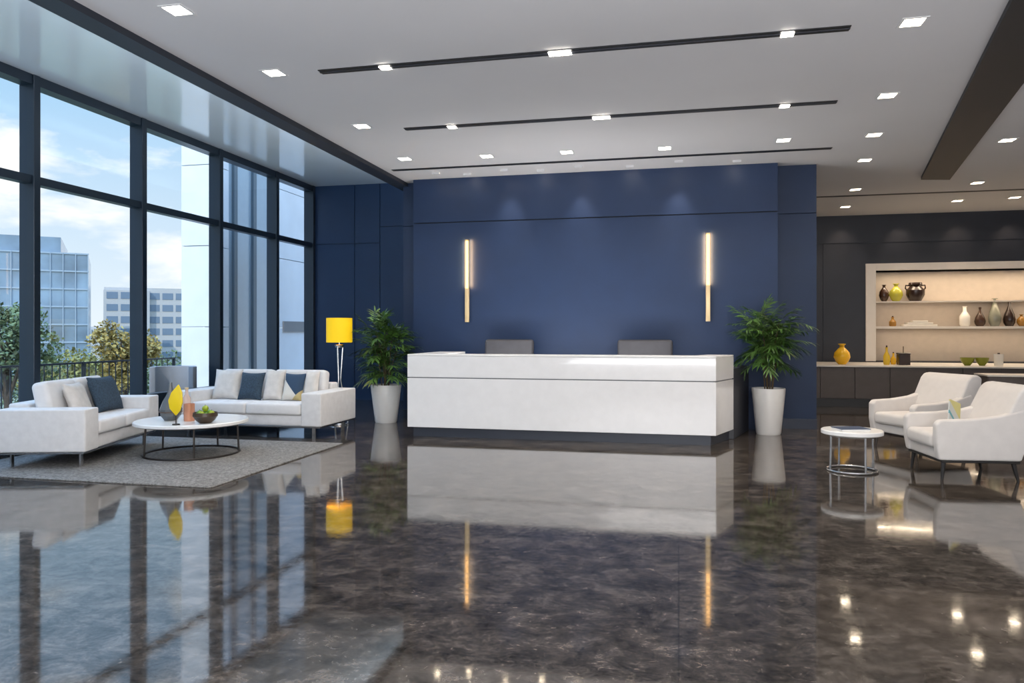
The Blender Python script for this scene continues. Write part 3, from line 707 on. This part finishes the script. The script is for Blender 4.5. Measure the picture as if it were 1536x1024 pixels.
vase(1373, 2.09, Y1, .36, .40, P_urn, CM['dbrown'], 'large dark brown eared urn on the upper niche shelf', extra='ears')
vase(1339, 1.56, Y1, .14, .20, P_slim, CM['amber'], 'small amber bottle at the left of the lower niche shelf', 'bottle', 'bottle', 'stopper')
for k, (w_, z_) in enumerate(((.66, 0), (.5, .041), (.3, .082))):
    p = at_y(1378, Y1)
    o = tag(MB().box(-w_ / 2, w_ / 2, -.12, .12, 0, .04, .01, 2).build('tray', CM['white']), ['white tray at the bottom of the stack on the lower shelf', 'white tray in the middle of the stack on the lower shelf', 'small white tray on top of the stack'][k], 'tray', 'white trays on the lower niche shelf'); o.location = (p.x, Y1, 1.561 + z_)
vase(1447, 1.56, Y1, .20, .42, P_slim, CM['white'], 'cream white bottle vase on the lower niche shelf', extra='rim')
vase(1470, 1.56, Y1, .21, .36, P_tear, CM['brown'], 'dark brown teardrop vase on the lower niche shelf', extra='stopper')
vase(1492, 1.56, Y1, .24, .58, P_tear, CM['sage'], 'tall sage grey teardrop vase on the lower niche shelf', extra='rim')
vase(1514, 1.56, Y1, .23, .48, P_tear, CM['dbrown'], 'tall brown teardrop vase with a stopper on the lower niche shelf', extra='stopper')
vase(1532, 1.56, Y1 - .03, .17, .24, P_round, CM['amber'], 'small amber vase at the right end of the lower niche shelf', extra='rim')
Y2 = 15.75
vase(1263, CZ, Y2, .31, .40, P_round, CM['orange'], 'golden orange round vase on the hall counter left of the niche', extra='rim')
vase(1330, CZ, Y2, .12, .34, P_slim, CM['yellow'], 'yellow tall bottle on the counter at the left of the niche', 'bottle', 'bottle', 'stopper')
vase(1340, CZ, Y2 + .2, .10, .22, P_slim, CM['orange'], 'short orange bottle beside the yellow bottle', 'bottle', 'bottle', 'stopper')
p = at_y(1355, Y2); e = empty('box', (p.x, Y2, CZ + .001), 0, 'dark brown square box beside the yellow bottle on the counter', 'box')
MB().box(-.10, .10, -.10, .10, 0, .20, .006, 1).build('body', CM['dbrown'], e); MB().box(-.105, .105, -.105, .105, .201, .235, .006, 1).build('lid', CM['dbrown'], e); MB().tube([(0, 0, .235), (0, 0, .36)], .008, 8).build('wick', M['stem'], e)
P_bowl = [(0, 0), (.4, 0), (.45, .1), (.85, .5), (1, 1), (.94, 1), (.8, .55), (.4, .2), (0, .18)]
vase(1451, CZ, Y2, .25, .15, P_bowl, CM['olive'], 'olive green bowl on the counter, left one of the pair', 'bowl', 'bowl')
vase(1473, CZ, Y2, .24, .15, P_bowl, CM['olive'], 'olive green bowl on the counter, right one of the pair', 'bowl', 'bowl')
P_cup = [(0, 0), (.8, 0), (.85, .05), (1, 1), (.93, 1), (.8, .1), (0, .1)]
vase(1498, CZ, Y2, .17, .22, P_cup, CM['white'], 'white candle cup right of the olive bowls', 'candle', 'candle_cup', 'stopper')

# ------------------------------------------------------------ ceiling lights
def spot(loc, energy, col, size=2.0, blend=.8, tgt=None, r=.08):
    ld = bpy.data.lights.new('downlight_lamp', 'SPOT'); ld.energy = energy; ld.color = col; ld.spot_size = size; ld.spot_blend = blend; ld.shadow_soft_size = r
    o = bpy.data.objects.new('downlight_lamp', ld); COL.objects.link(o); o.location = loc
    if tgt: o.rotation_euler = (Vector(tgt) - Vector(loc)).to_track_quat('-Z', 'Y').to_euler()
    return o
NEU = (1, .92, .82); WARM = (1, .80, .60)
DL = [(266, 15, 0, 'nearest downlight of the left column, at the top edge of the photo'), (411, 109, 0, 'second downlight of the left column, left of the first slot'), (543, 189, 0, 'third downlight of the left column, left of the second slot'),
      (607, 238, 0, 'leftmost downlight of the row before the navy wall'), (730, 234, 0, 'second downlight from the left in the row before the navy wall'), (850, 228, 0, 'third downlight from the left in the row before the navy wall'),
      (997, 222, 0, 'fourth downlight from the left in the row before the navy wall'), (1175, 210, 0, 'rightmost downlight of the row before the navy wall'),
      (1369, 33, 1, 'nearest downlight of the right column, large, near the top of the photo'), (1331, 143, 1, 'second downlight of the right column'), (1311, 202, 1, 'third downlight of the right column'), (1297, 240, 1, 'fourth downlight of the right column'),
      (1283, 284, 1, 'fifth downlight of the right column, in the hall'), (1268, 310, 1, 'farthest downlight of the right column, by the hall wall'),
      (1511, 210, 1, 'nearest downlight right of the slanted beam'), (1466, 274, 1, 'second downlight right of the slanted beam'), (1436, 301, 1, 'third downlight right of the slanted beam'), (1522, 296, 1, 'downlight at the right edge of the photo before the niche')]
for px, py, wm, lab in DL:
    p = at_z(px, py, ZC)
    e = empty('recessed_downlight', (p.x, p.y, ZC), 0, 'square recessed ' + lab, 'ceiling light', 'square recessed downlights')
    t_ = MB()
    for a, b, c_, d_ in ((-.10, .10, -.10, -.078), (-.10, .10, .078, .10), (-.10, -.078, -.078, .078), (.078, .10, -.078, .078)): t_.box(a, b, c_, d_, -.006, -.0005)
    t_.build('trim_ring', M['trim_white'], e, 0)
    MB().box(-.078, .078, -.078, .078, -.004, -.0008).build('lens', M['lens_warm' if wm else 'lens'], e, 0)
    spot((p.x, p.y, ZC - .02), 70 if wm else 62, WARM if wm else NEU, 2.3)
for y, x0, x1, lts, lab in ((6.52, -3.34, 1.365, (578, 840, 1181), 'near long black ceiling slot with three lamps'), (8.59, -3.27, 1.665, (678, 902, 1177), 'far long black ceiling slot with three lamps')):
    e = empty('slot_light', ((x0 + x1) / 2, y, ZC), 0, lab, 'ceiling light')
    hw = (x1 - x0) / 2
    MB().box(-hw, hw, -.055, .055, -.008, -.001).build('channel', M['slot'], e, 0)
    MB().box(-hw, hw, -.012, .012, -.014, -.008).build('rail', M['charcoal'], e, 0)
    for i, px in enumerate(lts):
        xx = at_y(px, y).x - (x0 + x1) / 2
        s_ = .10 if i == 1 else .05
        MB().box(xx - s_, xx + s_, -.045, .045, -.019, -.0145).build('lens', M['lens'], e, 0)
        spot((xx + (x0 + x1) / 2, y, ZC - .05), 50, NEU, 2.2)
num = ('one', 'two', 'three', 'four', 'five', 'six', 'seven', 'eight')
for k, px in enumerate((655, 702, 757, 812, 868, 945, 1018, 1105)):  # lamps added for glints in the floor; three also wash the wall
    yy = 11.24 if k % 2 else 11.08
    p = at_y(px, yy)
    e = empty('glint_lamp', (p.x, yy, ZC), 0, 'tiny baffled lamp added for floor glints before the navy wall, number %s from the left' % num[k], 'ceiling light', 'glint lamps added before the feature wall')
    MB().box(-.06, .06, -.06, -.05, -.036, -.001).build('baffle', M['ceiling'], e, 0)
    MB().box(-.028, .028, .0, .045, -.004, -.001).build('lens', M['lens_hot'], e, 0)
    if px in (757, 868, 1018): spot((p.x, 11.17, ZC - .03), 26, (1, .92, .85), .9, 1, (p.x, 11.5, 3.0), .03)
for px in (1270, 1360, 1450, 1530):
    p = at_y(px, 16.6); spot((p.x, 16.6, ZC - .03), 16, (1, .75, .55), 1.2, 1, (p.x, 17.1, 3.0), .03)

area((6.3, YH + .1, NZ1 - .01), 4.3, .05, 28, (1, .80, .58)); area((6.3, YH + .1, 2.06), 4.3, .05, 10, (1, .80, .58)); area((6.3, YH + .1, 1.505), 4.3, .05, 11, (1, .80, .58))
area((1.5, -1.5, 3.9), 7, 4, 430, (1, .97, .92))  # added fill behind the camera, standing for the unseen lobby ceiling lamps
area((1.0, -1.8, .6), 8, 3.5, 980, (.95, .96, 1), (PI, 0, 0))  # added uplight low behind the camera, brightening the ceiling
area((-1.5, 10.3, .80), 3.2, .4, 42, (1, .98, .96), (PI, 0, 0))  # added fill hidden behind the desk front, lifting the far ceiling
area((-4.72, 5.5, 4.0), .12, 17, 200, (.82, .92, 1), (PI, 0, 0))     # added hidden fill strip beside the beam, brightening the raised ceiling
p = at_y(509, 10.75); ld = bpy.data.lights.new('lamp_bulb_light', 'POINT'); ld.energy = 8; ld.color = (1, .8, .45); ld.shadow_soft_size = .05
o = bpy.data.objects.new('lamp_bulb_light', ld); COL.objects.link(o); o.location = (p.x, 10.75, 1.55)
ld = bpy.data.lights.new('sun', 'SUN'); ld.energy = 2.0; ld.color = (1, .93, .84); ld.angle = .01
o = bpy.data.objects.new('sun', ld); COL.objects.link(o); o.rotation_euler = Vector((-.01, .82, -.55)).to_track_quat('-Z', 'Y').to_euler()

# ------------------------------------------------------------ world
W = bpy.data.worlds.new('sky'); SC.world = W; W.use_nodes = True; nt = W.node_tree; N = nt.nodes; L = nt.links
bg = N['Background']; tc = N.new('ShaderNodeTexCoord'); sx = N.new('ShaderNodeSeparateXYZ'); L.new(tc.outputs['Generated'], sx.inputs[0])
gr = N.new('ShaderNodeValToRGB'); L.new(sx.outputs[2], gr.inputs['Fac'])
gr.color_ramp.elements[0].position = 0; gr.color_ramp.elements[0].color = (.78, .83, .87, 1); gr.color_ramp.elements[1].position = .6; gr.color_ramp.elements[1].color = (.17, .38, .70, 1)
q = gr.color_ramp.elements.new(.26); q.color = (.40, .61, .82, 1)
mp = N.new('ShaderNodeMapping'); mp.inputs['Scale'].default_value = (1, 1, 2.6); L.new(tc.outputs['Generated'], mp.inputs['Vector'])
ns = N.new('ShaderNodeTexNoise'); ns.inputs['Scale'].default_value = 5.5; ns.inputs['Detail'].default_value = 9; ns.inputs['Roughness'].default_value = .58; L.new(mp.outputs[0], ns.inputs['Vector'])
cr = N.new('ShaderNodeValToRGB'); cr.color_ramp.elements[0].position = .50; cr.color_ramp.elements[0].color = (0, 0, 0, 1); cr.color_ramp.elements[1].position = .64; cr.color_ramp.elements[1].color = (1, 1, 1, 1)
L.new(ns.outputs['Fac'], cr.inputs['Fac'])
mx = N.new('ShaderNodeMixRGB'); L.new(cr.outputs['Color'], mx.inputs[0]); L.new(gr.outputs['Color'], mx.inputs[1]); mx.inputs[2].default_value = (.95, .94, .92, 1)
L.new(mx.outputs[0], bg.inputs['Color'])
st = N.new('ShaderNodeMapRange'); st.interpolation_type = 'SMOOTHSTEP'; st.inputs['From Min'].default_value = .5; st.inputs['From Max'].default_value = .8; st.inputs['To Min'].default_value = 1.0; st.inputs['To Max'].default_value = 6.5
L.new(sx.outputs[2], st.inputs['Value']); L.new(st.outputs[0], bg.inputs['Strength'])     # high sky, out of view, brightened to light the room

SC.view_settings.view_transform = 'Standard'
SC.view_settings.look = 'None'
SC.view_settings.exposure = .28

# ------------------------------------------------------------ camera
cd = bpy.data.cameras.new('camera'); cam = bpy.data.objects.new('camera', cd); COL.objects.link(cam)
cd.sensor_width = 36; cd.lens = 36 * F / 1536; cd.shift_y = -(512 - HY) / 1536; cd.clip_end = 600
cam.location = (0, 0, H); cam.rotation_euler = (PI / 2, 0, math.atan2(SN, CS))
SC.camera = cam
